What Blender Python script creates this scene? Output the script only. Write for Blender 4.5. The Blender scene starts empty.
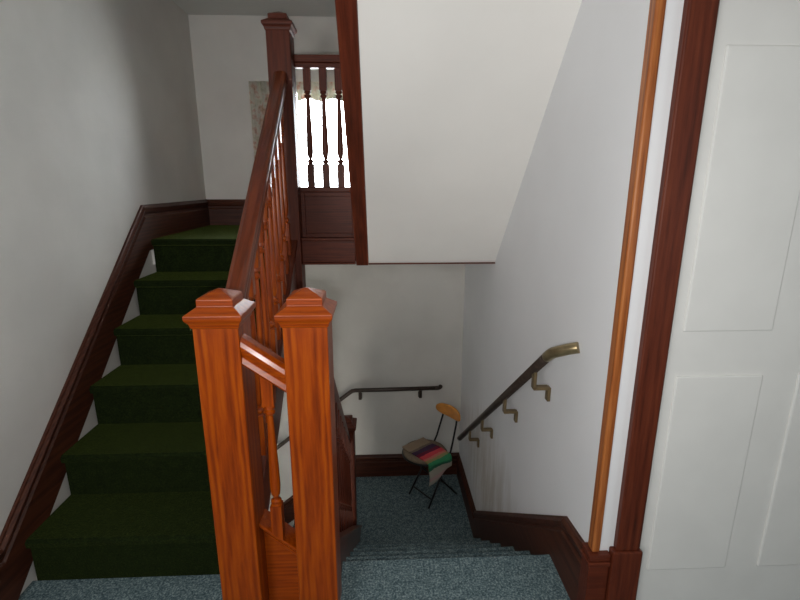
import bpy, bmesh, math, random
from mathutils import Vector, Matrix
random.seed(4)
C = bpy.context.scene.collection
PI = math.pi

# ------------------------------------------------------------------ materials
def nmat(name):
    m = bpy.data.materials.new(name); m.use_nodes = True
    nt = m.node_tree
    return m, nt, nt.nodes, nt.links, nt.nodes['Principled BSDF']

def ramp(N, stops, interp='LINEAR'):
    r = N.new('ShaderNodeValToRGB'); cr = r.color_ramp; cr.interpolation = interp
    while len(cr.elements) < len(stops): cr.elements.new(0.5)
    for e, (p, c) in zip(cr.elements, stops):
        e.position = p; e.color = (*c, 1)
    return r

def coords(N, L, scale=(1, 1, 1), kind='Object'):
    t = N.new('ShaderNodeTexCoord'); mp = N.new('ShaderNodeMapping')
    L.new(t.outputs[kind], mp.inputs[0]); mp.inputs['Scale'].default_value = scale
    return mp

def bump(N, L, b, src, strength, dist=0.002):
    bp = N.new('ShaderNodeBump'); bp.inputs['Strength'].default_value = strength
    bp.inputs['Distance'].default_value = dist
    L.new(src, bp.inputs['Height']); L.new(bp.outputs[0], b.inputs['Normal'])

def oak(name, axis, dark, mid, light, rough=0.36, coat=0.18, rot=0.0, fig=0.22):
    m, nt, N, L, b = nmat(name)
    s = [26, 26, 26]; s['xyz'.index(axis)] = 1.6
    s2 = [9, 9, 9]; s2['xyz'.index(axis)] = 0.9
    mp = coords(N, L, s); mp2 = coords(N, L, s2)
    if rot:
        for q in (mp, mp2):
            pre = N.new('ShaderNodeVectorRotate'); pre.rotation_type = 'X_AXIS'; pre.inputs['Angle'].default_value = rot
            src = q.inputs[0].links[0].from_socket; L.new(src, pre.inputs['Vector']); L.new(pre.outputs[0], q.inputs[0])
    n = N.new('ShaderNodeTexNoise'); n.inputs['Scale'].default_value = 3.2; n.inputs['Detail'].default_value = 6
    n.inputs['Roughness'].default_value = 0.65
    L.new(mp.outputs[0], n.inputs['Vector'])
    w = N.new('ShaderNodeTexWave'); w.wave_type = 'RINGS'; w.rings_direction = axis.upper()
    w.inputs['Scale'].default_value = 2.4; w.inputs['Distortion'].default_value = 5
    w.inputs['Detail'].default_value = 2; w.inputs['Detail Scale'].default_value = 1.2
    L.new(mp2.outputs[0], w.inputs['Vector'])
    mx = N.new('ShaderNodeMath'); mx.operation = 'MULTIPLY_ADD'; mx.inputs[1].default_value = fig
    a2 = N.new('ShaderNodeMath'); a2.operation = 'MULTIPLY'; a2.inputs[1].default_value = 0.97 - fig
    L.new(n.outputs['Fac'], a2.inputs[0]); L.new(w.outputs['Fac'], mx.inputs[0]); L.new(a2.outputs[0], mx.inputs[2])
    r = ramp(N, [(0.22, dark), (0.48, mid), (0.8, light)])
    L.new(mx.outputs[0], r.inputs[0]); L.new(r.outputs[0], b.inputs['Base Color'])
    b.inputs['Roughness'].default_value = rough; b.inputs['Specular IOR Level'].default_value = 0.28
    b.inputs['Coat Weight'].default_value = coat; b.inputs['Coat Roughness'].default_value = 0.18
    bump(N, L, b, n.outputs['Fac'], 0.12)
    return m

OD, OM, OL = (0.12, 0.015, 0.0005), (0.27, 0.041, 0.0006), (0.40, 0.084, 0.0015)
OAK = {a: oak('oak_' + a, a, OD, OM, OL, fig=0.22 if a == 'z' else 0.08) for a in 'xyz'}
DD, DM, DL = (0.04, 0.0075, 0.003), (0.095, 0.018, 0.007), (0.145, 0.032, 0.012)
DARK = {a: oak('dark_oak_' + a, a, DD, DM, DL, 0.5, 0.0, fig=0.12) for a in 'xyz'}
TRIM = {a: oak('casing_oak_' + a, a, (0.16, 0.04, 0.008), (0.33, 0.10, 0.025), (0.46, 0.17, 0.045), 0.35, 0.3) for a in 'xyz'}
DARK['u'] = oak('dark_oak_rail_up', 'y', DD, DM, DL, 0.35, 0.25, -0.665)
OAK['u'] = oak('oak_rail_up', 'y', (0.06, 0.011, 0.003), (0.13, 0.025, 0.006), (0.2, 0.045, 0.01), 0.35, 0.25, -0.665)
DARK['d'] = oak('dark_oak_rail_down', 'y', DD, DM, DL, 0.35, 0.25, 0.665)
DARK['b'] = oak('dark_oak_beam', 'y', (0.05, 0.010, 0.004), (0.12, 0.024, 0.010), (0.17, 0.038, 0.014), 0.35, 0.25, 0.81)
BASE = {a: oak('skirting_oak_' + a, a, (0.025, 0.007, 0.004), (0.055, 0.015, 0.007), (0.09, 0.027, 0.012), 0.5, 0.05) for a in 'xyz'}

def plaster(name, col, var=0.06, bscale=14, stain=None):
    m, nt, N, L, b = nmat(name)
    mp = coords(N, L)
    n = N.new('ShaderNodeTexNoise'); n.inputs['Scale'].default_value = 2.2; n.inputs['Detail'].default_value = 5
    L.new(mp.outputs[0], n.inputs['Vector'])
    lo = tuple(c * (1 - var) for c in col); hi = tuple(min(1, c * (1 + var)) for c in col)
    r = ramp(N, [(0.35, lo), (0.65, hi)]); L.new(n.outputs['Fac'], r.inputs[0])
    out = r.outputs[0]
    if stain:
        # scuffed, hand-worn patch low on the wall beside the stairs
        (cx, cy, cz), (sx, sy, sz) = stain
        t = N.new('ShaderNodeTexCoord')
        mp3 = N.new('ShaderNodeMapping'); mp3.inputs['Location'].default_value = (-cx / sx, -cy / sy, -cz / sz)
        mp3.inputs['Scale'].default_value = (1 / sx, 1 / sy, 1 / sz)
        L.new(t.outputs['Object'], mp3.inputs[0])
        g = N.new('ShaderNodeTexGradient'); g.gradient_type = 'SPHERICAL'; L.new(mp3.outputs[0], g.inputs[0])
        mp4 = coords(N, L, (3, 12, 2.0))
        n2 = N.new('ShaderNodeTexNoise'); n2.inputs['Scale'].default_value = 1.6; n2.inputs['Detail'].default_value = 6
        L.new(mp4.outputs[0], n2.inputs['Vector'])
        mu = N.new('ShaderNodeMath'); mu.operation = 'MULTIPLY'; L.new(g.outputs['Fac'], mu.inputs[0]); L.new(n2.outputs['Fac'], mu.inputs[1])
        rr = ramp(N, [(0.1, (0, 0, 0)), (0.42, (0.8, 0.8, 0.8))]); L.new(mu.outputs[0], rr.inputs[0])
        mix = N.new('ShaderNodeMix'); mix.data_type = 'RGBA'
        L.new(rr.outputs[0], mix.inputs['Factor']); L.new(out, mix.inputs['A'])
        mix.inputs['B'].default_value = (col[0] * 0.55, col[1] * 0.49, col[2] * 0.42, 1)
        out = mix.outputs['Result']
    L.new(out, b.inputs['Base Color']); b.inputs['Roughness'].default_value = 0.7
    n3 = N.new('ShaderNodeTexNoise'); n3.inputs['Scale'].default_value = bscale; n3.inputs['Detail'].default_value = 4
    L.new(mp.outputs[0], n3.inputs['Vector']); bump(N, L, b, n3.outputs['Fac'], 0.25, 0.004)
    return m

WALL = plaster('wall_plaster', (0.62, 0.605, 0.57))
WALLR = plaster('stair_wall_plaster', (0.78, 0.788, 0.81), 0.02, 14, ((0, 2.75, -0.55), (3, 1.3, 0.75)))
SOFF = plaster('soffit_plaster', (0.88, 0.86, 0.825), 0.02, 9)
CEIL = plaster('ceiling_plaster', (0.62, 0.63, 0.60), 0.03)

def carpet(name, stops, scale=160, b2=0.7):
    m, nt, N, L, b = nmat(name)
    mp = coords(N, L)
    n = N.new('ShaderNodeTexNoise'); n.inputs['Scale'].default_value = scale; n.inputs['Detail'].default_value = 4
    n.inputs['Roughness'].default_value = 0.8
    L.new(mp.outputs[0], n.inputs['Vector'])
    n2 = N.new('ShaderNodeTexNoise'); n2.inputs['Scale'].default_value = 30; n2.inputs['Detail'].default_value = 3
    L.new(mp.outputs[0], n2.inputs['Vector'])
    a = N.new('ShaderNodeMath'); a.operation = 'MULTIPLY_ADD'; a.inputs[1].default_value = 0.18
    c = N.new('ShaderNodeMath'); c.operation = 'MULTIPLY'; c.inputs[1].default_value = 0.82
    L.new(n.outputs['Fac'], c.inputs[0]); L.new(n2.outputs['Fac'], a.inputs[0]); L.new(c.outputs[0], a.inputs[2])
    r = ramp(N, stops); L.new(a.outputs[0], r.inputs[0]); L.new(r.outputs[0], b.inputs['Base Color'])
    b.inputs['Roughness'].default_value = 0.97; b.inputs['Specular IOR Level'].default_value = 0.1
    bump(N, L, b, n.outputs['Fac'], b2, 0.006)
    return m
BLUE = carpet('blue_grey_carpet', [(0.38, (0.035, 0.062, 0.075)), (0.5, (0.105, 0.155, 0.172)), (0.62, (0.30, 0.38, 0.38))], 120)
GREEN = carpet('dark_green_carpet', [(0.38, (0.0045, 0.0075, 0.002)), (0.5, (0.008, 0.014, 0.003)), (0.64, (0.017, 0.027, 0.005))], 130)
gb = GREEN.node_tree.nodes['Principled BSDF']
gb.inputs['Sheen Weight'].default_value = 0.13; gb.inputs['Sheen Roughness'].default_value = 0.3; gb.inputs['Sheen Tint'].default_value = (0.55, 0.75, 0.10, 1)

def plain(name, col, rough=0.5, metal=0.0, var=0.08, scale=30, coat=0):
    m, nt, N, L, b = nmat(name)
    mp = coords(N, L)
    n = N.new('ShaderNodeTexNoise'); n.inputs['Scale'].default_value = scale; n.inputs['Detail'].default_value = 3
    L.new(mp.outputs[0], n.inputs['Vector'])
    r = ramp(N, [(0.35, tuple(c * (1 - var) for c in col)), (0.65, tuple(min(1, c * (1 + var)) for c in col))])
    L.new(n.outputs['Fac'], r.inputs[0]); L.new(r.outputs[0], b.inputs['Base Color'])
    b.inputs['Roughness'].default_value = rough; b.inputs['Metallic'].default_value = metal
    b.inputs['Coat Weight'].default_value = coat
    return m
BRONZE = plain('dark_bronze', (0.050, 0.034, 0.026), 0.36, 0.35, 0.2)
BRASS = plain('aged_brass', (0.30, 0.235, 0.13), 0.32, 0.75, 0.15)
BRACK = plain('bracket_bronze', (0.17, 0.12, 0.06), 0.45, 0.4, 0.15)
BLACK = plain('black_steel', (0.012, 0.012, 0.013), 0.4, 0.3)
HONEY = plain('honey_plywood', (0.62, 0.24, 0.035), 0.4, 0, 0.12, 18, 0.2)
SEATM = plain('tan_seat_fabric', (0.20, 0.15, 0.10), 0.85, 0, 0.15, 60)
WHITE = plain('white_paint', (0.74, 0.74, 0.72), 0.45, 0, 0.02, 6)

def glass():
    m, nt, N, L, b = nmat('window_glass')
    N.remove(b); out = N['Material Output']
    t = N.new('ShaderNodeBsdfTransparent'); g = N.new('ShaderNodeBsdfGlossy'); g.inputs['Roughness'].default_value = 0.02
    mx = N.new('ShaderNodeMixShader'); fr = N.new('ShaderNodeFresnel'); fr.inputs[0].default_value = 1.45
    L.new(fr.outputs[0], mx.inputs[0]); L.new(t.outputs[0], mx.inputs[1]); L.new(g.outputs[0], mx.inputs[2])
    L.new(mx.outputs[0], out.inputs[0])
    return m
GLASS = glass()

def floral():
    m, nt, N, L, b = nmat('floral_voile')
    mp = coords(N, L, (1, 1, 1))
    n = N.new('ShaderNodeTexNoise'); n.inputs['Scale'].default_value = 17; n.inputs['Detail'].default_value = 4
    L.new(mp.outputs[0], n.inputs['Vector'])
    r = ramp(N, [(0.30, (0.34, 0.36, 0.22)), (0.42, (0.62, 0.60, 0.50)), (0.52, (0.72, 0.70, 0.62)), (0.60, (0.62, 0.42, 0.34)), (0.68, (0.30, 0.30, 0.16))])
    L.new(n.outputs['Color'], r.inputs[0]); L.new(r.outputs[0], b.inputs['Base Color'])
    b.inputs['Roughness'].default_value = 0.9
    out = N['Material Output']; tr = N.new('ShaderNodeBsdfTranslucent'); L.new(r.outputs[0], tr.inputs[0])
    mx = N.new('ShaderNodeMixShader'); mx.inputs[0].default_value = 0.4
    L.new(b.outputs[0], mx.inputs[1]); L.new(tr.outputs[0], mx.inputs[2]); L.new(mx.outputs[0], out.inputs[0])
    return m
FLORAL = floral()

def serape():
    m, nt, N, L, b = nmat('striped_blanket_wool')
    uv = N.new('ShaderNodeTexCoord'); sp = N.new('ShaderNodeSeparateXYZ'); L.new(uv.outputs['UV'], sp.inputs[0])
    mp = coords(N, L, (1, 1, 1)); n = N.new('ShaderNodeTexNoise'); n.inputs['Scale'].default_value = 40
    L.new(mp.outputs[0], n.inputs['Vector'])
    a = N.new('ShaderNodeMath'); a.operation = 'MULTIPLY_ADD'; a.inputs[1].default_value = 0.03
    L.new(n.outputs['Fac'], a.inputs[0]); L.new(sp.outputs['X'], a.inputs[2])
    r = ramp(N, [(0.0, (0.30, 0.22, 0.15)), (0.20, (0.16, 0.12, 0.09)), (0.25, (0.05, 0.02, 0.06)), (0.34, (0.16, 0.01, 0.04)),
                 (0.41, (0.60, 0.05, 0.07)), (0.50, (0.55, 0.16, 0.12)), (0.55, (0.28, 0.24, 0.10)), (0.61, (0.03, 0.24, 0.10)),
                 (0.70, (0.02, 0.13, 0.07)), (0.75, (0.36, 0.33, 0.27)), (0.86, (0.42, 0.28, 0.26)), (0.92, (0.34, 0.32, 0.27))], 'CONSTANT')
    L.new(a.outputs[0], r.inputs[0]); L.new(r.outputs[0], b.inputs['Base Color'])
    b.inputs['Roughness'].default_value = 0.95
    bump(N, L, b, n.outputs['Fac'], 0.5, 0.004)
    return m
SERAPE = serape()

# ------------------------------------------------------------------ mesh helpers
class MB:
    def __init__(self): self.bm = bmesh.new()
    def box(self, x0, x1, y0, y1, z0, z1):
        vs = [self.bm.verts.new(p) for p in ((x0,y0,z0),(x1,y0,z0),(x1,y1,z0),(x0,y1,z0),(x0,y0,z1),(x1,y0,z1),(x1,y1,z1),(x0,y1,z1))]
        for f in ((0,3,2,1),(4,5,6,7),(0,1,5,4),(1,2,6,5),(2,3,7,6),(3,0,4,7)): self.bm.faces.new([vs[i] for i in f])
        return self
    def prism(self, poly, a0, a1, axis='x'):
        # polygon in the two remaining axes, extruded along axis
        def P(p, a):
            return {'x': (a, p[0], p[1]), 'y': (p[0], a, p[1]), 'z': (p[0], p[1], a)}[axis]
        A = [self.bm.verts.new(P(p, a0)) for p in poly]; B = [self.bm.verts.new(P(p, a1)) for p in poly]
        n = len(poly)
        self.bm.faces.new(A); self.bm.faces.new(B[::-1])
        for i in range(n): self.bm.faces.new((A[i], B[i], B[(i+1) % n], A[(i+1) % n]))
        return self
    def rings(self, loops, cap=True):
        R = [[self.bm.verts.new(p) for p in l] for l in loops]
        n = len(R[0])
        for a, b in zip(R, R[1:]):
            for i in range(n): self.bm.faces.new((a[i], a[(i+1) % n], b[(i+1) % n], b[i]))
        if cap:
            self.bm.faces.new(R[0][::-1]); self.bm.faces.new(R[-1])
        return self
    def lathe(self, cx, cy, prof, n=16):
        return self.rings([[(cx + r*math.cos(2*PI*k/n), cy + r*math.sin(2*PI*k/n), z) for k in range(n)] for r, z in prof])
    def square(self, cx, cy, prof):
        return self.rings([[(cx-r,cy-r,z),(cx+r,cy-r,z),(cx+r,cy+r,z),(cx-r,cy+r,z)] for r, z in prof])
    def sweep(self, path, shape):
        # shape: list of (side, up) offsets swept along path
        path = [Vector(p) for p in path]; loops = []
        for i, p in enumerate(path):
            d = (path[min(i+1, len(path)-1)] - path[max(i-1, 0)]).normalized()
            up = Vector((0, 0, 1)) if abs(d.z) < 0.95 else Vector((0, 1, 0))
            s = d.cross(up).normalized(); u = s.cross(d).normalized()
            loops.append([tuple(p + s*a + u*b) for a, b in shape])
        return self.rings(loops)
    def tube(self, path, r, n=12):
        return self.sweep(path, [(r*math.cos(2*PI*k/n), r*math.sin(2*PI*k/n)) for k in range(n)])

def obj(name, mb, mat, parent=None, bevel=0, smooth=False, local=False, seg=2):
    bm = mb.bm
    bmesh.ops.recalc_face_normals(bm, faces=bm.faces)
    if parent is not None and not local:
        bmesh.ops.translate(bm, verts=bm.verts, vec=-ROOT[parent])
    me = bpy.data.meshes.new(name); bm.to_mesh(me); bm.free()
    if smooth:
        me.shade_smooth() if hasattr(me, 'shade_smooth') else None
    me.materials.append(mat)
    o = bpy.data.objects.new(name, me); C.objects.link(o)
    if parent is not None:
        o.parent = parent; ROOT[o] = ROOT[parent].copy()
    else: ROOT[o] = Vector((0, 0, 0))
    if bevel:
        md = o.modifiers.new('bevel', 'BEVEL'); md.width = bevel; md.segments = seg; md.limit_method = 'ANGLE'; md.angle_limit = 0.6
        md.harden_normals = False
    return o
ROOT = {}
def thing(name, label, cat, loc, rotz=0, group=None):
    o = bpy.data.objects.new(name, None); C.objects.link(o); o.empty_display_size = 0.1
    o.location = loc; o.rotation_euler = (0, 0, rotz); o['label'] = label; o['category'] = cat
    if group: o['group'] = group
    ROOT[o] = Vector(loc)
    return o
def struct(name, mb, mat, bevel=0, parent=None):
    o = obj(name, mb, mat, parent, bevel)
    if parent is None: o['kind'] = 'structure'
    return o

# ------------------------------------------------------------------ dimensions
XR = 0.738; XL = -1.41; YB = 3.96; ZH = 1.225; ZLOW = -1.164; ZC = 2.78
YD = 1.663; RD = 0.194; TD = 0.245           # flight down
YU = 1.617; RU = ZH / 6; TU = (2.93 - 1.617) / 5   # flight up
YE = 2.935                                     # half landing front edge
YCOR = 1.345                                    # outside corner of the stair wall
XH = 2.6; YR = -2.4                            # hall extents

# ------------------------------------------------------------------ setting
struct('floor', MB().prism([(XL, YR), (XH, YR), (XH, YCOR + 0.1), (XR, YCOR + 0.1), (XR, YD), (-0.17, YD), (-0.17, 1.52), (-0.57, 1.52), (-0.57, YU), (XL, YU)], -0.16, 0, 'z'), BLUE)
struct('floor_lower_landing', MB().box(-0.34, XR, YD + 6*TD, YB, ZLOW - 0.15, ZLOW), BLUE)
struct('floor_half_landing', MB().box(XL, XR, YE, YB, ZH - 0.016, ZH), GREEN, 0.006)
struct('floor_basement', MB().box(XL, XR, 0.9, YB, -2.75, -2.6), BLUE)
struct('ceiling_under_half_landing', MB().box(XL, XR, YE + 0.004, YB, 1.067, ZH - 0.016), SOFF)
struct('ceiling', MB().box(XL - 0.1, XH + 0.1, YR - 0.1, YB + 0.12, ZC, ZC + 0.1), CEIL)
# sloping underside of the upper flight
SL = 1.05
sof = lambda y: 1.067 + SL * (YE - y)
struct('ceiling_sloped', MB().prism([(YE, 1.067), (1.304, ZC), (1.42, ZC), (YE, 1.067 + 0.11)], -0.07, XR, 'x'), SOFF)
struct('wall_left', MB().box(XL - 0.1, XL, YR, YB + 0.12, -2.7, ZC), WALL)
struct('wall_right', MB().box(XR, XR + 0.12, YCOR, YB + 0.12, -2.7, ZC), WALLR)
# back wall with the landing window opening
WX0, WX1, WZ0, WZ1 = -0.80, -0.10, 1.44, 2.30
w = MB()
w.box(XL, XR, YB, YB + 0.12, -2.7, WZ0); w.box(XL, XR, YB, YB + 0.12, WZ1, ZC)
w.box(XL, WX0, YB, YB + 0.12, WZ0, WZ1); w.box(WX1, XR, YB, YB + 0.12, WZ0, WZ1)
struct('wall_back', w, WALL)
# hall: short return wall facing the camera, with the door casing
DX0, DX1, DZ = 0.885, 1.72, 2.05
w = MB(); w.box(XR + 0.12, DX0, YCOR, YCOR + 0.12, -0.16, ZC); w.box(DX0, DX1, YCOR, YCOR + 0.12, DZ, ZC); w.box(DX1, XH, YCOR, YCOR + 0.12, -0.16, ZC)
struct('wall_hall', w, WALL)
struct('wall_hall_right', MB().box(XH, XH + 0.1, YR, YCOR + 0.12, -0.16, ZC), WALL)
struct('wall_rear', MB().box(XL - 0.1, XH + 0.1, YR - 0.1, YR, -0.16, ZC), WALL)
# plaster in the well, below the hall floor
struct('wall_well', MB().box(XL, XR, 0.80, 0.90, -2.7, -0.16), WALL)

# outside corner bead, orange oak
tc = MB().prism([(XR - 0.012, YCOR + 0.028), (XR - 0.012, YCOR - 0.012), (XR + 0.016, YCOR - 0.012), (XR + 0.016, YCOR), (XR, YCOR), (XR, YCOR + 0.028)], 0.308, ZC, 'z')
struct('trim_1', tc, TRIM['z'], 0.006)
# door casing
tc = MB(); tc.box(0.803, 0.885, YCOR - 0.028, YCOR, 0.325, 2.05); tc.box(DX1, DX1 + 0.095, YCOR - 0.028, YCOR, 0.325, 2.05)
tc.box(0.775, DX1 + 0.11, YCOR - 0.032, YCOR, 2.05, 2.17); tc.box(0.76, DX1 + 0.125, YCOR - 0.05, YCOR, 2.17, 2.2)
struct('trim_2', tc, DARK['z'], 0.005)
tc = MB(); tc.box(0.789, 0.893, YCOR - 0.036, YCOR, 0.0, 0.325); tc.box(DX1 - 0.008, DX1 + 0.103, YCOR - 0.036, YCOR, 0, 0.325)
struct('trim_3', tc, DARK['z'], 0.005)
# door leaf
dr = struct('door_1', MB().box(DX0 + 0.003, DX1 - 0.003, YCOR + 0.02, YCOR + 0.06, 0.006, DZ), WHITE, 0.003)
pm = MB()
for (a, b_, c_, d_) in ((0.95, 1.24, 0.2, 0.95), (1.36, 1.65, 0.2, 0.95), (0.95, 1.24, 1.1, 1.92), (1.36, 1.65, 1.1, 1.92)):
    pm.box(a, b_, YCOR + 0.012, YCOR + 0.022, c_, d_)
obj('door_panel', pm, WHITE, dr, 0.008)
kn = MB().rings([[(1.665 + r*math.cos(2*PI*k/16), y, 1.0 + r*math.sin(2*PI*k/16)) for k in range(16)] for r, y in ((0.03, YCOR+0.02), (0.03, YCOR+0.012), (0.012, YCOR+0.008), (0.012, YCOR-0.02), (0.028, YCOR-0.03), (0.03, YCOR-0.045), (0.018, YCOR-0.06))])
obj('door_knob', kn, BRASS, dr, 0, True)

# baseboards (profiled: flat board, cove, cap)
def base_prof(h, t=0.02):
    return [(0, 0), (t, 0), (t, h - 0.075), (t * 0.55, h - 0.068), (t * 0.55, h - 0.055), (t * 0.95, h - 0.045), (t * 1.25, h - 0.022), (t * 0.7, h - 0.008), (t * 0.6, h), (0, h)]
def base_run(path, normal, h_below, t=0.02):
    """path: top line points; board reaches h_below under it."""
    mb = MB(); nx, ny = normal; loops = []
    for (x, y, z) in path:
        loops.append([(x + nx * a, y + ny * a, z - h_below + b_) for a, b_ in base_prof(h_below, t)])
    return mb.rings(loops)
# right wall: level by the hall, down the stairs, level on the landing
nose = lambda y: -RD / TD * (y - YD)
yk1, yk2 = 1.575, 3.143
struct('baseboard_right', base_run([(XR, YCOR + 0.04, 0.285), (XR, yk1, 0.262), (XR, yk2, -0.942), (XR, YB, -0.940)], (-1, 0), 0.30), BASE['y'])
# plinth below board on the sloping part so that it closes on the steps
struct('baseboard_right_lower', MB().prism([(YCOR+0.04, 0.0), (yk1, 0.0), (yk2, -1.18), (YB, -1.18), (YB, -1.24), (3.12, -1.3), (YD, -0.3), (YCOR+0.04, -0.1)], XR - 0.02, XR - 0.0005), BASE['y'])
struct('baseboard_back', base_run([(XR, YB, -0.939), (-0.34, YB, -0.939), (XL, YB, -0.939 - 0.8 * 1.07)], (0, -1), 0.26), BASE['x'])
struct('baseboard_half_landing_back', base_run([(XL, YB, 1.432), (XR, YB, 1.432)], (0, -1), 0.21), BASE['x'])
UY = lambda y: ZH + (y - 2.88) * RU / TU
struct('baseboard_left', base_run([(XL, YR, 0.27), (XL, 1.5, 0.27), (XL, 2.72, 1.30), (XL, 2.88, 1.432), (XL, YB, 1.432)], (1, 0), 0.27), BASE['y'])
# hall return: plinth with a moulded cap under the corner bead
m = MB()
def ell(mb, t, z0, z1): mb.prism([(XR - t, YCOR + 0.04), (XR - t, YCOR - t), (0.787, YCOR - t), (0.787, YCOR), (XR, YCOR), (XR, YCOR + 0.04)], z0, z1, 'z')
ell(m, 0.022, 0.0, 0.262); ell(m, 0.030, 0.2625, 0.280); ell(m, 0.024, 0.2805, 0.298); ell(m, 0.027, 0.2985, 0.3075)
struct('baseboard_hall', m, DARK['x'], 0.003)
m = base_run([(DX1 + 0.103, YCOR, 0.27), (XH, YCOR, 0.27)], (0, -1), 0.27); struct('baseboard_hall_right', m, BASE['x'])

# window
wn = bpy.data.objects.new('window_1', None); C.objects.link(wn); wn['kind'] = 'structure'; ROOT[wn] = Vector((0, 0, 0))
m = MB(); f = 0.045
m.box(WX0, WX1, YB + 0.03, YB + 0.08, WZ0, WZ0 + f); m.box(WX0, WX1, YB + 0.03, YB + 0.08, WZ1 - f, WZ1)
m.box(WX0, WX0 + f, YB + 0.03, YB + 0.08, WZ0 + f, WZ1 - f); m.box(WX1 - f, WX1, YB + 0.03, YB + 0.08, WZ0 + f, WZ1 - f)
obj('window_frame', m, WHITE, wn, 0.003)
obj('pane', MB().box(WX0 + f, WX1 - f, YB + 0.05, YB + 0.056, WZ0 + f, WZ1 - f), GLASS, wn)
obj('window_sill', MB().box(WX0 - 0.04, WX1 + 0.04, YB - 0.035, YB + 0.03, WZ0 - 0.025, WZ0), WHITE, wn, 0.004)

# curtains: pleated cloth with thickness
def pleated(name, x0, x1, z0, z1, y, amp, waves, mat, label, cat, scallop=0):
    bm = bmesh.new(); nx, nz = 72, 14; g = []
    for j in range(nz + 1):
        row = []
        for i in range(nx + 1):
            u = i / nx; v = j / nz
            zb = z0 + scallop * (0.5 - 0.5 * math.cos(2 * PI * u * 3))
            row.append(bm.verts.new((x0 + (x1 - x0) * u, y + amp * (1 - 0.35 * v) * math.sin(u * waves * 2 * PI + 0.6 * math.sin(5 * v)), zb + (z1 - zb) * v)))
        g.append(row)
    for j in range(nz):
        for i in range(nx): bm.faces.new((g[j][i], g[j][i+1], g[j+1][i+1], g[j+1][i]))
    me = bpy.data.meshes.new(name); bm.to_mesh(me); bm.free(); me.materials.append(mat); me.shade_smooth()
    o = bpy.data.objects.new(name, me); C.objects.link(o)
    s = o.modifiers.new('thickness', 'SOLIDIFY'); s.thickness = 0.002
    o['label'] = label; o['category'] = cat; ROOT[o] = Vector((0, 0, 0))
    return o
pleated('curtain', -0.985, -0.63, 1.38, 2.315, YB - 0.055, 0.016, 6, FLORAL, 'pale floral curtain hanging at the left side of the landing window', 'curtain')
pleated('valance', -0.625, -0.085, 2.175, 2.315, YB - 0.055, 0.012, 9, FLORAL, 'short floral valance across the top of the landing window', 'valance', 0.02)

# ------------------------------------------------------------------ stairs
def trimline(mb, pts, r): return mb
# flight down (blue carpet)
fd = thing('stair_flight', 'blue-grey carpeted stairs going down beside the right wall', 'stairs', (0.26, YD, 0))
for k in range(1, 6):
    z = -RD * k; y = YD + TD * (k - 1)
    m = MB().prism([(y - 0.02, z - 0.16), (y - 0.02, z), (y + TD - 0.014, z), (y + TD - 0.004, z - 0.004), (y + TD, z - 0.014), (y + TD - 0.004, z - 0.030), (y + TD - 0.016, z - 0.042), (y + TD - 0.016, z - RD - 0.003), (y + 0.02, z - RD - 0.003)], -0.176, XR - 0.019)
    obj('step', m, BLUE, fd)
# last riser down to the landing is the front of step five; landing starts at its foot
m = MB().box(-0.175, XR - 0.021, YD + 5*TD - 0.024, YD + 6*TD + 0.0, ZLOW - 0.15, ZLOW - 0.0005)
obj('step', m, BLUE, fd)
def slope_board(y0, y1, zf, up, dn, x0, x1):
    return MB().prism([(y0, zf(y0) - dn), (y1, zf(y1) - dn), (y1, zf(y1) + up), (y0, zf(y0) + up)], x0, x1)
obj('stringer', slope_board(1.53, 3.225, nose, 0.10, 0.30, -0.235, -0.176), DARK['d'], fd, 0.004)
obj('stringer_cap', slope_board(1.53, 3.225, nose, 0.125, -0.10, -0.255, -0.165), DARK['d'], fd, 0.005)

# flight up (green carpet)
fu = thing('stair_flight', 'dark green carpeted stairs climbing beside the left wall', 'stairs', (-0.97, YU, 0))
for k in range(1, 6):
    z = RU * k; y = YU + TU * (k - 1)
    m = MB().prism([(y, z - RU - (0.004 if k > 1 else 0)), (y, z - 0.042), (y - 0.018, z - 0.034), (y - 0.022, z - 0.010), (y - 0.010, z), (y + TU + 0.01, z), (y + TU + 0.01, z - RU - 0.004)], XL + 0.019, -0.584)
    obj('step', m, GREEN, fu)
y = YU + 5 * TU
m = MB().prism([(y, ZH - RU - 0.004), (y, ZH - 0.042), (y - 0.018, ZH - 0.034), (y - 0.022, ZH - 0.010), (y - 0.010, ZH), (YE - 0.0005, ZH), (YE - 0.0005, ZH - RU - 0.004)], XL + 0.019, -0.584)
obj('step', m, GREEN, fu)
nz = lambda y: RU + (y - YU) * RU / TU
obj('stringer', slope_board(1.53, 2.86, nz, 0.03, 0.27, -0.585, -0.515), DARK['u'], fu, 0.004)
obj('stringer_cap', slope_board(1.53, 2.86, nz, 0.055, -0.03, -0.60, -0.495), DARK['u'], fu, 0.005)

# third flight, down to the left along the back wall
ft = thing('stair_flight', 'blue-grey carpeted stairs turning down left below the half landing', 'stairs', (-0.34, 3.6, ZLOW))
for k in range(1, 5):
    z = ZLOW - 0.2 * k; x = -0.34 - 0.25 * (k - 1)
    obj('step', MB().box(x - 0.25, x, 3.235, YB - 0.026, z - 0.2, z), BLUE, ft, 0.004)
obj('stringer', MB().prism([(-0.36, ZLOW + 0.08), (-0.36, ZLOW - 0.35), (XL + 0.03, ZLOW - 0.35 - 0.8*1.02), (XL + 0.03, ZLOW + 0.08 - 0.8*1.02)], 3.18, 3.234, 'y'), DARK['x'], ft, 0.004)

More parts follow.
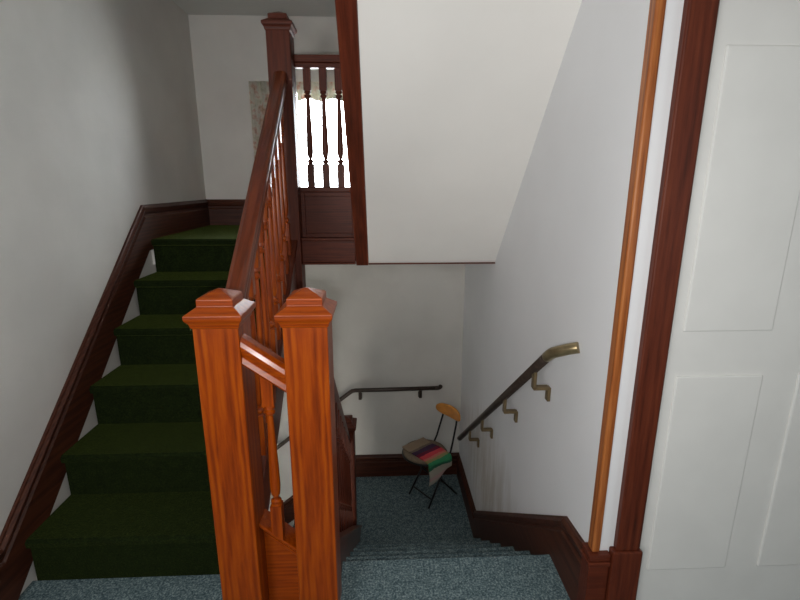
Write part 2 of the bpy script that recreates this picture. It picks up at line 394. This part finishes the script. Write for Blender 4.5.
# upper flight: string and treads (seen from below)
fx = thing('stair_flight', 'upper stair flight with dark brown stringer along its white sloping underside', 'stairs', (-0.11, YE, ZH))
zb = lambda y: 1.083 + SL * (2.93 - y)
obj('stringer', MB().prism([(2.945, zb(2.945) - 0.02), (1.32, zb(1.32) - 0.02), (1.32, ZC - 0.001), (1.62, ZC - 0.001), (2.945, zb(2.945) + 0.32)], -0.150, -0.071), DARK['b'], fx, 0.005)
for k in range(7):
    y = YE - 0.02 - 0.19 * k; z = ZH + 0.2 * k
    obj('step', MB().box(-0.0705, XR - 0.001, y - 0.19, y, z + 0.11, z + 0.2), GREEN, fx, 0.004)

# ------------------------------------------------------------------ newel posts
def newel(cx, cy, z0, zcap, label, h=0.069, mat='z', M=OAK, foot=True):
    t = thing('newel_post', label, 'newel post', (cx, cy, z0), 0, None)
    prof = [(h, z0), (h, zcap - 0.028)]
    if foot: prof = [(h + 0.0, z0), (h, zcap - 0.028)]
    obj('shaft', MB().square(cx, cy, prof), M['z'], t, 0.004)
    k = h / 0.069
    cap = [(h * 1.0, zcap - 0.034), (h + 0.004, zcap - 0.030), (h + 0.007, zcap - 0.018), (h + 0.016, zcap - 0.006), (h + 0.018, zcap), (h + 0.018, zcap + 0.010),
           (h + 0.014, zcap + 0.013), (h - 0.012, zcap + 0.030), (h - 0.014, zcap + 0.032), (h - 0.014, zcap + 0.053), (h - 0.018, zcap + 0.057), (0.004, zcap + 0.078)]
    obj('cap', MB().square(cx, cy, cap), M['x'], t, 0.0015)
    return t
newel(-0.503, 1.450, 0.0, 1.157, 'big orange oak newel post in front, left of the pair')
newel(-0.232, 1.450, 0.0, 1.157, 'big orange oak newel post in front, right of the pair')
newel(-0.548, 2.935, 0.80, 2.405, 'tall dark oak newel post at the corner of the half landing', 0.066, M=DARK)
newel(-0.278, 3.293, ZLOW - 0.3, -0.255, 'low dark oak newel post down on the lower landing', 0.066, M=DARK)
newel(-0.1105, 3.0, ZH, 2.33, 'narrow dark newel post behind the upper stringer on the half landing', 0.040, M=DARK)

# ------------------------------------------------------------------ banisters
RAILS = [(-0.034, -0.030), (-0.026, -0.038), (0.026, -0.038), (0.034, -0.030), (0.026, -0.014), (0.034, 0.004), (0.037, 0.016), (0.031, 0.030), (0.016, 0.038), (-0.016, 0.038), (-0.031, 0.030), (-0.037, 0.016), (-0.034, 0.004), (-0.026, -0.014)]
def rail(t, path, mat, k=1.0):
    return obj('handrail', MB().sweep(path, [(a * k, b_ * k) for a, b_ in RAILS]), mat, t, 0.0015)
def bal_mesh(cx, cy, z0, z1, r=0.0175, st=0.0, sb=0.0, ax='y', lo=0.0):
    """turned baluster; st/sb = slope of its top/bottom cut along ax; lo widens the lower block"""
    mb = MB(); H = z1 - z0
    zb_, zt = z0 + 0.20 * H, z1 - 0.18 * H
    def blk(za, zb2, sa, sb2):
        L = []
        for zz, s in ((za, sa), (zb2, sb2)):
            L.append([(cx + a, cy + b_, zz + s * (b_ if ax == 'y' else a)) for a, b_ in ((-r, -r), (r, -r), (r, r), (-r, r))])
        mb.rings(L)
    blk(z0, zb_, sb, 0); blk(zt, z1, 0, st)
    S = zt - zb_
    prof = [(r*0.9, 0), (r*0.55, 0.012), (r*0.98, 0.03), (r*0.98, 0.045), (r*0.5, 0.062), (r*0.42, 0.075), (r*0.78, 0.11), (r*0.92, 0.17), (r*0.95, 0.25), (r*0.8, 0.5), (r*0.62, 0.78),
            (r*0.52, 0.90), (r*0.9, 0.915), (r*0.98, 0.935), (r*0.6, 0.95), (r*0.6, 0.958), (r*0.98, 0.97), (r*0.9, 0.99), (r*0.9, 1.0)]
    mb.lathe(cx, cy, [(a, zb_ + S * b_) for a, b_ in prof], 14)
    return mb

# climbing banister (left, up to the half landing)
ba = thing('banister', 'long banister climbing from the left front newel up to the half landing', 'banister', (-0.52, 1.52, 0.4))
sl = RU / TU
xa = lambda y: -0.508 - 0.036 * (y - 1.52) / 1.35
ra = lambda y: 1.085 + sl * 1.01 * (y - 1.535)
rail(ba, [(xa(1.521), 1.521, ra(1.521)), (xa(2.868), 2.868, ra(2.868))], OAK['u'])
for k in range(11):
    y = 1.60 + 0.1175 * k
    obj('baluster', bal_mesh(xa(y), y, nz(y) + 0.055, ra(y) - 0.046, 0.0175, sl, sl), OAK['z'], ba)
# descending banister (from the right front newel to the lower one)
bd = thing('banister', 'dark banister running down behind the right front newel to the lower newel', 'banister', (-0.25, 1.52, 0))
sd = RD / TD
xd = lambda y: -0.232 - 0.045 * (y - 1.52) / 1.7
rdn = lambda y: 1.03 - 0.812 * (y - 1.52)
rail(bd, [(xd(1.521), 1.521, rdn(1.521)), (xd(3.225), 3.225, rdn(3.225))], DARK['d'])
for k in range(13):
    y = 1.60 + 0.125 * k
    obj('baluster', bal_mesh(xd(y) * 0.6 - 0.21 * 0.4, y, nose(y) + 0.125, rdn(y) - 0.046, 0.0175, -0.812, -sd), DARK['z'], bd)
# short banister between the two front newels
bs = thing('banister', 'short sloping banister closing the gap between the two front newels', 'banister', (-0.37, 1.45, 0))
zr = lambda x: 1.044 - 0.735 * (x + 0.434)
xs0, xs1 = -0.4338, -0.3012
rl = MB(); loops = []
for x in (xs0, xs1):
    loops.append([(x, 1.422 + a * 1.05, zr(x) + b_ * 1.22) for a, b_ in RAILS])
obj('handrail', rl.rings(loops), OAK['x'], bs, 0.0015)
obj('baluster', bal_mesh(-0.371, 1.438, 0.338, zr(-0.373) - 0.046, 0.019, -0.735, -0.87, 'x'), OAK['z'], bs)
zp = lambda x: 0.388 - 0.87 * (x + 0.434)
obj('base_panel', MB().prism([(xs0, 0.0), (xs1, 0.0), (xs1, zp(xs1) - 0.03), (xs0, zp(xs0) - 0.03)], 1.472, 1.505, 'y'), OAK['x'], bs, 0.002)
m = MB(); m.prism([(xs0, zp(xs0) - 0.03), (xs1, zp(xs1) - 0.03), (xs1, zp(xs1) - 0.012), (xs0, zp(xs0) - 0.012)], 1.458, 1.51, 'y')
m.prism([(xs0, zp(xs0) - 0.012), (xs1, zp(xs1) - 0.012), (xs1, zp(xs1) + 0.004), (xs0, zp(xs0) + 0.004)], 1.424, 1.51, 'y')
m.prism([(xs0, zp(xs0) - 0.075), (xs1, zp(xs1) - 0.075), (xs1, zp(xs1) - 0.06), (xs0, zp(xs0) - 0.06)], 1.466, 1.472, 'y')
obj('base_moulding', m, OAK['x'], bs, 0.003)
# gallery on the half landing edge
bg = thing('banister', 'level dark banister with solid panel on the half landing edge before the window', 'banister', (-0.32, 2.97, ZH))
GX0, GX1 = -0.4815, -0.1510
m = MB(); m.box(GX0, GX1, 2.945, 3.015, 2.232, 2.272); m.box(GX0, GX1, 2.955, 3.005, 2.205, 2.232)
obj('handrail', m, DARK['x'], bg, 0.005)
for x in (-0.414, -0.322, -0.232):
    obj('baluster', bal_mesh(x, 2.98, 1.535, 2.205, 0.0205), DARK['z'], bg)
m = MB(); m.box(GX0, GX1, 2.945, 3.01, 1.505, 1.535)
obj('base_rail', m, DARK['x'], bg, 0.004)
m = MB(); m.box(GX0, GX1, 2.965, 2.99, ZH + 0.001, 1.505)
obj('panel', m, DARK['x'], bg)
m = MB(); m.box(GX0, GX0 + 0.026, 2.952, 2.965, ZH + 0.001, 1.505); m.box(GX1 - 0.02, GX1, 2.952, 2.965, ZH + 0.001, 1.505); m.box(GX0 + 0.026, GX1 - 0.02, 2.952, 2.965, 1.478, 1.505)
m.box(GX0 + 0.026, GX1 - 0.02, 2.952, 2.965, ZH + 0.001, ZH + 0.03)
obj('panel_frame', m, DARK['x'], bg, 0.003)
m = MB(); m.box(-0.4815, -0.1510, 2.914, 2.934, 1.075, ZH - 0.012); m.box(-0.4815, -0.1510, 2.900, 2.95, ZH - 0.012, ZH + 0.006); m.box(-0.4815, -0.1510, 2.908, 2.934, 1.062, 1.075)
obj('fascia', m, DARK['x'], bg, 0.004)
struct('trim_4', MB().box(-0.07, XR - 0.001, YE - 0.012, YE - 0.002, 1.058, 1.067), DARK['x'], 0.002)

# ------------------------------------------------------------------ wall handrails
hr = thing('wall_handrail', 'dark bronze handrail on brackets sloping down the right wall', 'handrail', (0.70, 2.6, 0.1))
XHR = 0.665; RR = 0.0205
za = lambda y: 0.887 - 0.7845 * (y - 1.724)
obj('rail', MB().tube([(XHR, 1.735, za(1.735)), (XHR, 3.56, za(3.56))], RR, 18), BRONZE, hr, 0, True)
p = [(XHR, 1.735, za(1.735)), (XHR + 0.001, 1.708, za(1.708) - 0.001), (XHR + 0.005, 1.684, 0.916), (XHR + 0.014, 1.663, 0.928), (XHR + 0.028, 1.646, 0.939), (XHR + 0.046, 1.631, 0.950), (XHR + 0.0715, 1.612, 0.962)]
e = obj('rail_end', MB().tube(p, RR + 0.0012, 18), BRASS, hr, 0.003, True); e['label'] = 'brass-coloured bent end of the rail'
def flatbar(mb, pts, w):
    # flat bar bent in the XZ plane, wide along Y
    for (x0, z0), (x1, z1), y in pts:
        d = Vector((x1 - x0, 0, z1 - z0)).normalized(); n = Vector((-d.z, 0, d.x)) * 0.007
        q = [(x0 + n.x, z0 + n.z), (x1 + n.x, z1 + n.z), (x1 - n.x, z1 - n.z), (x0 - n.x, z0 - n.z)]
        mb.prism(q, y - w, y + w, 'y')
    return mb
for yb in (1.86, 2.285, 2.775, 3.15):
    z = za(yb)
    mb = MB()
    flatbar(mb, [((XHR, z - 0.015), (XHR, z - 0.094), yb), ((XHR - 0.004, z - 0.092), (XR - 0.0075, z - 0.092), yb), ((XR - 0.0075, z - 0.088), (XR - 0.0075, z - 0.152), yb)], 0.016)
    obj('bracket', mb, BRACK, hr, 0.002)
hb = thing('wall_handrail', 'dark handrail on the back wall, level then dropping to the left', 'handrail', (0.1, 3.9, -0.3))
YH = YB - 0.075
obj('rail', MB().tube([(0.50, YH, -0.235), (0.1, YH, -0.240), (-0.235, YH, -0.244), (-0.262, YH, -0.250), (-0.285, YH, -0.266), (-0.95, YH, -0.79), (-1.15, YH, -0.948)], 0.0185, 16), BRONZE, hb, 0, True)
obj('rail_end', MB().tube([(0.49, YH, -0.235), (0.511, YH, -0.234), (0.525, YH - 0.006, -0.228), (0.531, YH - 0.016, -0.218), (0.533, YH - 0.024, -0.208)], 0.0195, 16), BRONZE, hb, 0.002, True)
for xb, zz in ((-0.19, -0.243), (0.355, -0.237), (-0.80, -0.672)):
    mb = MB(); mb.box(xb - 0.014, xb + 0.014, YH - 0.005, YH + 0.005, zz - 0.092, zz - 0.012); mb.box(xb - 0.014, xb + 0.014, YH + 0.005, YB - 0.008, zz - 0.092, zz - 0.083)
    mb.box(xb - 0.016, xb + 0.016, YB - 0.008, YB - 0.0005, zz - 0.115, zz - 0.06)
    obj('bracket', mb, BRONZE, hb, 0.002)

# ------------------------------------------------------------------ folding chair with round seat
SX, SY = 0.421, 3.635
TH = math.atan2(0.8, -0.6)
ch = thing('folding_chair', 'small black metal folding chair with orange wooden backrest on the lower landing', 'chair', (SX, SY, ZLOW), TH)
SH = 0.452
SO = 0.062
prof = [(0.150, SH), (0.178, SH + 0.004), (0.188, SH + 0.014), (0.186, SH + 0.026), (0.172, SH + 0.034), (0.10, SH + 0.038), (0.01, SH + 0.039)]
obj('seat', MB().lathe(0, SO, prof, 40), SEATM, ch, 0, True, True)
ring = [(0.188 * math.cos(2*PI*k/40), SO + 0.188 * math.sin(2*PI*k/40), SH + 0.006) for k in range(41)]
obj('seat_rim', MB().tube(ring, 0.010, 10), BLACK, ch, 0, True, True)
for s in (-1, 1):
    obj('leg', MB().tube([(s*0.128, 0.125, 0.005), (s*0.116, 0.0, 0.20), (s*0.105, -0.15, 0.435), (s*0.098, -0.178, 0.50), (s*0.088, -0.228, 0.66), (s*0.078, -0.252, 0.760)], 0.0085, 10), BLACK, ch, 0, True, True)
    obj('leg', MB().tube([(s*0.112, 0.12, 0.432), (s*0.135, -0.02, 0.22), (s*0.140, -0.205, 0.005)], 0.0085, 10), BLACK, ch, 0, True, True)
obj('crossbar', MB().tube([(-0.125, 0.085, 0.07), (0.125, 0.085, 0.07)], 0.006, 10), BLACK, ch, 0, True, True)
obj('crossbar', MB().tube([(-0.138, -0.15, 0.08), (0.138, -0.15, 0.08)], 0.006, 10), BLACK, ch, 0, True, True)
# curved stadium backrest
W2, H2, zc = 0.150, 0.056, 0.748
outline = []
for k in range(48):
    a = 2 * PI * k / 48; c_, s_ = math.cos(a), math.sin(a)
    ex = 2.6
    outline.append((W2 * math.copysign(abs(c_) ** (2/ex), c_), H2 * math.copysign(abs(s_) ** (2/ex), s_)))
bm = bmesh.new(); rows = []
for sc, off in ((0.0, 0), (0.5, 0), (0.9, 0), (1.0, 0.003)):
    pass
def brow(scale, dy):
    return [bm.verts.new((x * scale, -0.246 + dy + 1.6 * (x * scale) ** 2, zc + z * scale)) for x, z in outline]
R = [brow(0.35, 0.009), brow(0.7, 0.009), brow(0.95, 0.009), brow(1.0, 0.004), brow(1.0, -0.004), brow(0.95, -0.009), brow(0.7, -0.009), brow(0.35, -0.009)]
for a, b_ in zip(R, R[1:]):
    for i in range(48): bm.faces.new((a[i], a[(i+1) % 48], b_[(i+1) % 48], b_[i]))
bm.faces.new(R[0][::-1]); bm.faces.new(R[-1])
mb = MB(); mb.bm.free(); mb.bm = bm
o = obj('backrest', mb, HONEY, ch, 0, True, True); o['label'] = 'orange wooden backrest'

# striped blanket over the seat, hanging down its near side
bl_bm = bmesh.new(); uvl = bl_bm.loops.layers.uv.new('UVMap'); NS, NT = 44, 22; G = []
S_IN, R_E = 0.335, 0.19
for i in range(NS + 1):
    row = []
    for j in range(NT + 1):
        t = j / NT; yy = -0.115 + 0.25 * t           # local y (front is +)
        hang = 0.12 + 0.095 * t
        ln = S_IN + hang; s = ln * i / NS
        edge = math.sqrt(max(0.0, 0.204**2 - yy**2)) * 0.35 + 0.204 * 0.65 + 0.004
        x = 0.145 - s; z = SH + 0.047
        over = (-x) - edge
        if over > 0:
            rr = 0.018; arc = rr * PI / 2
            if over < arc:
                a = over / rr; x = -(edge + rr * math.sin(a)); z -= rr * (1 - math.cos(a))
            else:
                x = -(edge + rr) - 0.010 * math.sin(over * 24 + 5 * t) ; z -= rr + (over - arc)
        z += 0.0018 * math.sin(40 * s + 9 * t) 
        yo = yy + 0.006 * math.sin(20 * s) + (0.03 * max(0, over) * (1 if t > 0.5 else 0))
        row.append((bl_bm.verts.new((x, yo + SO, z)), i / NS if False else s / (S_IN + 0.22), t))
    G.append(row)
for i in range(NS):
    for j in range(NT):
        q = (G[i][j], G[i+1][j], G[i+1][j+1], G[i][j+1])
        f_ = bl_bm.faces.new([v[0] for v in q])
        for lp, v in zip(f_.loops, q): lp[uvl].uv = (v[1], v[2])
me = bpy.data.meshes.new('blanket'); bl_bm.to_mesh(me); bl_bm.free(); me.materials.append(SERAPE); me.shade_smooth()
bl = bpy.data.objects.new('blanket', me); C.objects.link(bl)
bl.location = (SX, SY, ZLOW); bl.rotation_euler = (0, 0, TH)
s_ = bl.modifiers.new('thickness', 'SOLIDIFY'); s_.thickness = 0.006; s_.offset = 1
bl['label'] = 'folded striped blanket in red, green and tan draped over the chair seat'; bl['category'] = 'blanket'

# ------------------------------------------------------------------ light
def area(name, loc, target, sx, sy, power, col):
    l = bpy.data.lights.new(name, 'AREA'); l.shape = 'RECTANGLE'; l.size = sx; l.size_y = sy; l.energy = power; l.color = col
    o = bpy.data.objects.new(name, l); C.objects.link(o); o.location = loc
    o.rotation_euler = (Vector(target) - Vector(loc)).to_track_quat('-Z', 'Y').to_euler()
    return o
area('hall_side_light', (XH - 0.05, -0.6, 1.5), (0.0, 1.8, 1.6), 1.1, 1.3, 9, (0.90, 0.96, 1.0))
area('hall_left_light', (-1.10, -1.0, 1.75), (0.7, 1.9, 1.5), 0.7, 0.7, 27, (1.0, 0.99, 0.98))
area('camera_flash', (-0.03, 0.0, 1.49), (0.15, 2.6, 1.1), 0.05, 0.03, 14, (1.0, 0.985, 0.96))
area('downstairs_light', (-1.0, 1.3, -1.3), (0.1, 3.95, -0.4), 0.7, 0.7, 11, (1.0, 0.91, 0.80))
wd = bpy.data.worlds.new('World'); bpy.context.scene.world = wd; wd.use_nodes = True
bg_ = wd.node_tree.nodes['Background']; bg_.inputs[0].default_value = (0.92, 0.97, 1.0, 1); bg_.inputs[1].default_value = 22.0

# ------------------------------------------------------------------ camera
cam = bpy.data.cameras.new('camera'); co = bpy.data.objects.new('camera', cam); C.objects.link(co)
cam.sensor_fit = 'HORIZONTAL'; cam.sensor_width = 36; cam.lens = 467 / 800 * 36; cam.clip_start = 0.02
co.location = (0, 0, 1.55); co.rotation_euler = (math.radians(90 - 13.9), 0, math.radians(-2.5))
sc = bpy.context.scene; sc.camera = co
sc.view_settings.view_transform = 'Standard'; sc.view_settings.look = 'None'; sc.view_settings.gamma = 1
sc.view_settings.exposure = 0; sc.view_settings.use_curve_mapping = False
sc.cycles.max_bounces = 10; sc.cycles.diffuse_bounces = 6; sc.cycles.use_denoising = True
sc.cycles.sample_clamp_indirect = 6
